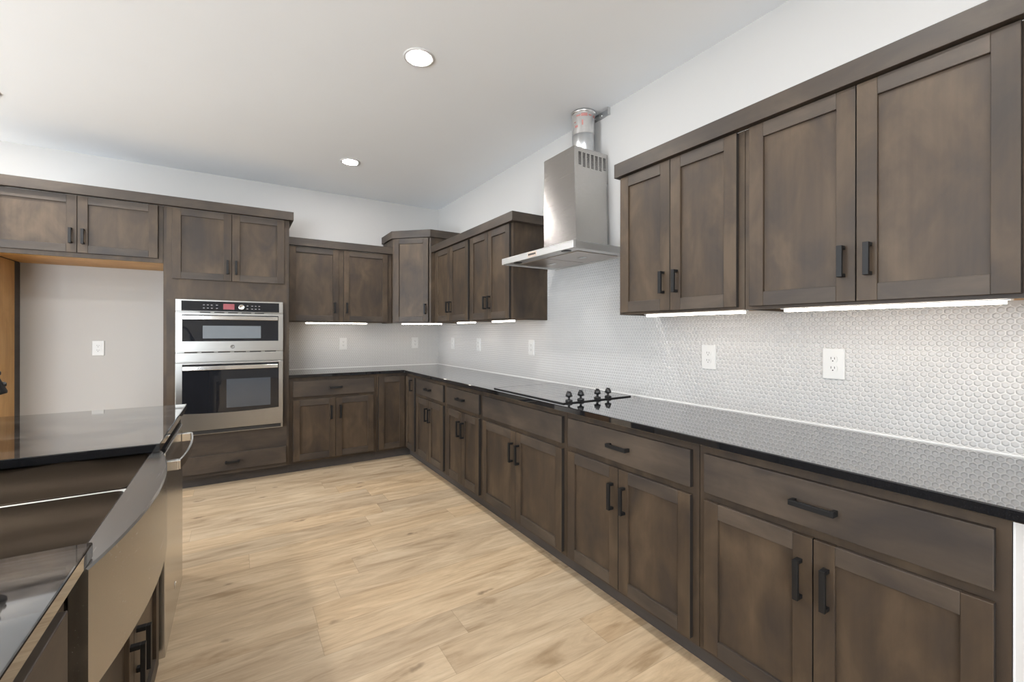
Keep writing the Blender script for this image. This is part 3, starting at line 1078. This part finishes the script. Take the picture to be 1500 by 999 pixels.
# apron-front double sink
t = thing('farmhouse_sink', 'double bowl stainless sink with a bowed apron front in the island', 'sink', (-2.60, -3.57, 0.645))
def bow(y, x_end=-2.357, rise=0.052):
    u = (y + 3.57) / 0.466
    return x_end + rise * (1 - u * u)
mb = MB()
rs_ = []
n = 28
zt_, zb_ = 0.8835 - 0.645, 0.0
for k in range(n + 1):
    y = -4.036 + 0.932 * k / n
    xf = bow(y) + 2.60
    xi = -2.384 + 2.60
    rs_.append([(xi, y + 3.57, zb_), (xf - 0.004, y + 3.57, zb_), (xf, y + 3.57, zb_ + 0.006), (xf, y + 3.57, zt_ - 0.004), (xf - 0.004, y + 3.57, zt_), (xi, y + 3.57, zt_)])
mb.rings(rs_, 'steel_sink', True, False)
for f in mb.bm.faces:
    f.smooth = False
mb.build('apron', t)
def bowl(name, y0, y1, xb, xf, depth):
    """Open basin with rounded lower edges."""
    m_ = MB()
    top = 0.8835 - 0.645
    rs2 = []
    for z, ins in ((top, 0.0), (top - depth + 0.03, 0.004), (top - depth + 0.010, 0.010), (top - depth, 0.028)):
        ring = []
        r = 0.02
        for cx_, cy_, a0 in ((xf - ins - r, y1 - ins - r, 0), (xb + ins + r, y1 - ins - r, PI / 2), (xb + ins + r, y0 + ins + r, PI), (xf - ins - r, y0 + ins + r, 1.5 * PI)):
            for j in range(5):
                a = a0 + j * PI / 8
                ring.append((cx_ + r * math.cos(a), cy_ + r * math.sin(a), z))
        rs2.append(ring)
    m_.rings(rs2, 'dark_bowl', False, True)
    fl = m_.bm.faces.new([m_.bm.verts.new(p) for p in rs2[-1]])
    fl.material_index = 0
    bmesh.ops.remove_doubles(m_.bm, verts=m_.bm.verts[:], dist=1e-5)
    o_ = m_.build(name, t)
    sd = o_.modifiers.new('thickness', 'SOLIDIFY')
    sd.thickness = 0.0015
    sd.offset = 1
    dr = MB()
    dr.lathe(((xb + xf) / 2, (y0 + y1) / 2, top - depth + 0.0002), (0, 0, 1), [(0, 0.045), (0.002, 0.043), (0.002, 0.034), (0.0008, 0.030), (0.0008, 0.001)], 'steel_bright', 28)
    dr.build('drain', o_)
    return o_
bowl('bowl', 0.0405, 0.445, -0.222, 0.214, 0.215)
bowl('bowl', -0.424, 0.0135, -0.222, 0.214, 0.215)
MB().box(-0.222, 0.2155, 0.014, 0.040, 0.20, 0.2355, 'steel_canopy').build('divider', t, bevel=0.003)

# black pull-down faucet behind the sink
t = thing('faucet', 'matte black pull-down faucet arching over the island sink', 'faucet', (-2.929, -3.570, CT))
mb = MB()
mb.lathe((0, 0, 0.0003), (0, 0, 1), [(0, 0.028), (0.006, 0.028), (0.010, 0.021), (0.11, 0.019), (0.115, 0.014)], 'black_metal', 28)
mb.build('base', t)
path = [(0, 0, 0.11), (0, 0, 0.22), (0, 0, 0.335)]
R_ = 0.135
for k in range(1, 15):
    a = PI - k * (PI * 0.93) / 14
    path.append((R_ + R_ * math.cos(a), 0, 0.335 + R_ * math.sin(a)))
lp = Vector(path[-1])
dirn = (lp - Vector(path[-2])).normalized()
mb = MB()
mb.tube(path, 0.0125, 'black_metal', 18)
mb.build('spout', t)
hd = MB()
hd.lathe(lp, dirn, [(-0.002, 0.0135), (0.012, 0.0165), (0.05, 0.0195), (0.125, 0.0245), (0.130, 0.0225)], 'black_metal', 28)
hdo = hd.build('spray_head', t)
side = Vector((0.95, 0.3, 0.0)).normalized()
for d_ in (0.072, 0.101):
    b_ = MB()
    c_ = lp + dirn * d_ + side * 0.018
    b_.lathe(c_, side, [(0, 0.0065), (0.008, 0.0062), (0.011, 0.0035)], 'black_plastic', 16)
    b_.build('spray_button', hdo)
mb = MB()
mb.tube([(0, -0.018, 0.085), (0, -0.04, 0.088), (0.0, -0.10, 0.115)], [0.009, 0.008, 0.006], 'black_metal', 14)
mb.build('lever', t)

# island cabinets
def island_cabinet(label, y0, y1, doors, drawers, top):
    t = thing('island_cabinet', label, 'cabinet', (IFX, y0, 0), ROT_I, 'island cabinets')
    w = y1 - y0
    mb = MB()
    mb.box(GAP, w - GAP, 0, 0.02, 0.092, top, 'wood_v')
    mb.box(GAP, w - GAP, 0.02, 0.045, 0.102, min(top, 0.62), 'wood_v')
    mb.box(GAP, 0.02, 0.045, 0.60, 0.102, BASE_TOP if top > 0.8 else 0.62, 'wood_v')
    mb.box(w - 0.02, w - GAP, 0.045, 0.60, 0.102, BASE_TOP if top > 0.8 else 0.62, 'wood_v')
    mb.box(0.02, w - 0.02, 0.045, 0.60, 0.102, 0.122, 'wood_v')
    mb.build('carcass', t)
    MB().box(0, w, 0.055, 0.075, 0, 0.0915, 'kick').build('toe_kick', t)
    for a, b, hx, z0, z1, hz in doors:
        d = shaker('door', b - a, z1 - z0, t, (a, 0, z0))
        pull(d, hx - a, hz - z0, LH, True)
    for a, b, z0, z1 in drawers:
        d = slab('drawer_front', b - a, z1 - z0, t, (a, 0, z0))
        pull(d, (b - a) / 2, (z1 - z0) / 2, 0.125, False)
    return t


island_cabinet('two-door stained cabinet under the apron of the island sink', -4.045, -3.066,
               [(0.035, 0.488, 0.440, 0.113, 0.615, 0.422), (0.491, 0.944, 0.528, 0.113, 0.615, 0.422)], [], 0.640)
island_cabinet('stained drawer cabinet in the island on the near side of the sink', -5.00, -4.047,
               [(0.03, 0.4735, 0.437, 0.113, 0.676, HZ_LOW), (0.4765, 0.890, 0.513, 0.113, 0.676, HZ_LOW)], [(0.03, 0.890, DZ0, DZ1)], BASE_TOP)
t = thing('island_enclosure', 'stained panel closing the far end and back of the island', 'panel', (-3.0, -2.14, 0))
mb = MB()
mb.prism([(0.600, -0.002), (0.600, 0.0), (-0.24, 0.0), (-0.24, -2.86), (-0.22, -2.86), (-0.22, -0.002)], 0.0, BASE_TOP, 'wood_v')
mb.build('panel_board', t)

# dishwasher in the island's right side
t = thing('dishwasher', 'stainless dishwasher with bowed bar handle in the island beyond the sink', 'dishwasher', (-2.386, -3.062, 0), ROT_I)
w = 0.612
mb = MB()
mb.box(0.004, w - 0.004, 0.004, 0.56, 0.02, 0.868, 'black_metal')
mb.build('tub', t)
MB().box(0.004, w - 0.004, 0.03, 0.05, 0.0, 0.0195, 'kick').build('toe_kick', t)
dd = MB().box(0.002, w - 0.002, -0.034, 0.0035, 0.105, 0.860, 'steel_y').build('door', t, bevel=0.003)
MB().box(0.03, w - 0.03, -0.031, 0.0035, 0.8605, 0.872, 'black_plastic').build('control_strip', t, label='black control strip along the top edge')
mb = MB()
rs_ = []
for k in range(17):
    u = k / 16
    x = 0.030 + (w - 0.06) * u
    y = -0.068 - 0.016 * (1 - (2 * u - 1) ** 2)
    rs_.append([(x, y - 0.008, 0.788), (x, y + 0.001, 0.788), (x, y + 0.001, 0.822), (x, y - 0.008, 0.822)])
mb.rings(rs_, 'steel_bright', True, False)
mb.box(0.028, 0.056, -0.070, -0.0343, 0.787, 0.823, 'steel_bright')
mb.box(w - 0.056, w - 0.028, -0.070, -0.0343, 0.787, 0.823, 'steel_bright')
mb.build('handle', dd, bevel=0.002)
lg = MB()
lg.lathe((w / 2, -0.0342, 0.225), (0, -1, 0), [(0, 0.0165), (0.0014, 0.0165), (0.0014, 0.0142), (0.0008, 0.0138), (0.0008, 0.001)], 'steel_bright', 32)
lg.build('logo_badge', dd, label='small round steel monogram')
# plain cabinet front filling the island beyond the dishwasher
t = thing('island_cabinet', 'narrow stained filler cabinet at the far end of the island beyond the dishwasher', 'cabinet', (IFX, -2.447, 0), ROT_I, 'island cabinets')
MB().box(0, 0.302, 0, 0.55, 0.092, BASE_TOP, 'wood_v').build('carcass', t)
MB().box(0, 0.302, 0.055, 0.075, 0.0, 0.0915, 'kick').build('toe_kick', t)

# ------------------------------------------------------------------ outlets
def outlet(label, loc, rz, toggles=False):
    t = thing('wall_outlet', label, 'outlet', loc, rz, 'electrical plates')
    p = MB()
    p.prism([(-0.041, 0.0), (0.041, 0.0), (0.041, -0.006), (0.038, -0.009), (-0.038, -0.009), (-0.041, -0.006)][::-1], -0.064, 0.064, 'white_plastic')
    p.build('cover_plate', t, bevel=0.0025)
    for s in (1, -1):
        r = MB()
        ring = []
        for k in range(24):
            a = 2 * PI * k / 24
            ring.append((0.0172 * math.cos(a), max(-0.0135, min(0.0135, 0.0172 * math.sin(a)))))
        r.rings([[(x, -0.0088, z + s * 0.0195) for x, z in ring], [(x, -0.0112, z + s * 0.0195) for x, z in ring]], 'white_plastic', True, False)
        ro = r.build('receptacle', t)
        sl = MB()
        sl.box(-0.0075, -0.0055, -0.0117, -0.0110, s * 0.0195 - 0.001, s * 0.0195 + 0.009, 'slot')
        sl.box(0.0055, 0.0075, -0.0117, -0.0110, s * 0.0195 - 0.001, s * 0.0195 + 0.008, 'slot')
        sl.lathe((0, -0.0110, s * 0.0195 - 0.0075), (0, -1, 0), [(0, 0.0026), (0.0007, 0.0026)], 'slot', 12)
        sl.build('slots', ro, label='dark prong slots')
    return t


OZ = 1.180
outlet('white outlet plate nearest the camera, under the largest wall cabinet', (-TT, -4.274, OZ), ROT_R)
outlet('white outlet plate on the tile under the cabinet right of the hood', (-TT, -3.700, OZ), ROT_R)
outlet('white outlet plate on the tile left of the hood, beneath the cabinet end', (-TT, -2.050, OZ), ROT_R)
outlet('white outlet plate in the middle of the tile between corner and hood', (-TT, -1.092, OZ), ROT_R)
outlet('white plate on the right-hand tile close to the corner', (-TT, -0.452, OZ), ROT_R)
outlet('white outlet plate on the back tile halfway between ovens and corner', (-1.129, -TT, OZ), 0)
outlet('white plate on the back tile close to the corner', (-0.306, -TT, OZ), 0)
outlet('white outlet plate on the bare wall of the refrigerator space', (-3.141, 0, 1.166), 0)

# ------------------------------------------------------------------ lamps
def led_bar(label, p0, p1):
    p0, p1 = Vector(p0), Vector(p1)
    L = (p1 - p0).length
    t = thing('under_cabinet_light', label, 'light', (p0.x, p0.y, UZ0), math.atan2(p1.y - p0.y, p1.x - p0.x), 'under-cabinet light bars')
    MB().box(-0.012, L + 0.012, -0.016, 0.016, -0.003, 0.0098, 'white_plastic').build('housing', t)
    MB().box(0, L, -0.0145, 0.0145, -0.013, -0.0032, 'led').build('diffuser', t, bevel=0.002, label='glowing white diffuser')
    return t


led_bar('longest lit bar under the wall cabinet nearest the camera', (-0.285, -4.218), (-0.285, -4.807))
led_bar('lit bar under the wall cabinet right of the hood', (-0.285, -3.530), (-0.285, -4.050))
led_bar('lit bar under the wall cabinet left of the hood', (-0.285, -1.88), (-0.285, -2.20))
led_bar('lit bar under the wall cabinet beside the corner', (-0.285, -1.19), (-0.285, -1.53))
led_bar('lit bar set slantwise under the angled corner cabinet', (-0.545, -0.27), (-0.22, -0.61))
led_bar('lit bar under the back wall cabinet beside the ovens', (-1.54, -0.285), (-0.945, -0.285))


def downlight(label, x, y):
    t = thing('recessed_downlight', label, 'light', (x, y, H), 0, 'recessed ceiling lights')
    r = MB()
    r.lathe((0, 0, -0.0003), (0, 0, -1), [(0, 0.086), (0.003, 0.085), (0.006, 0.078), (0.004, 0.061), (0.0015, 0.060)], 'white_plastic', 48)
    r.build('trim_ring', t)
    g = MB()
    g.lathe((0, 0, -0.0020), (0, 0, -1), [(0, 0.0595), (0.0045, 0.0575)], 'lamp', 40)
    g.build('lens', t, label='glowing lens')
    return t


downlight('larger glowing downlight in the middle of the ceiling', -1.278, -2.790)
downlight('smaller glowing downlight near the back wall', -1.272, -1.035)
downlight('downlight barely showing at the edge of the ceiling over the refrigerator space', -3.49, -1.02)
for x, y in ((-1.28, -4.55), (-3.49, -2.79), (-3.49, -4.55), (-1.28, -6.3), (-3.49, -6.3), (-5.7, -2.79), (-5.7, -4.55), (-5.7, -6.3)):
    downlight('downlight in the ceiling outside the picture', x, y)
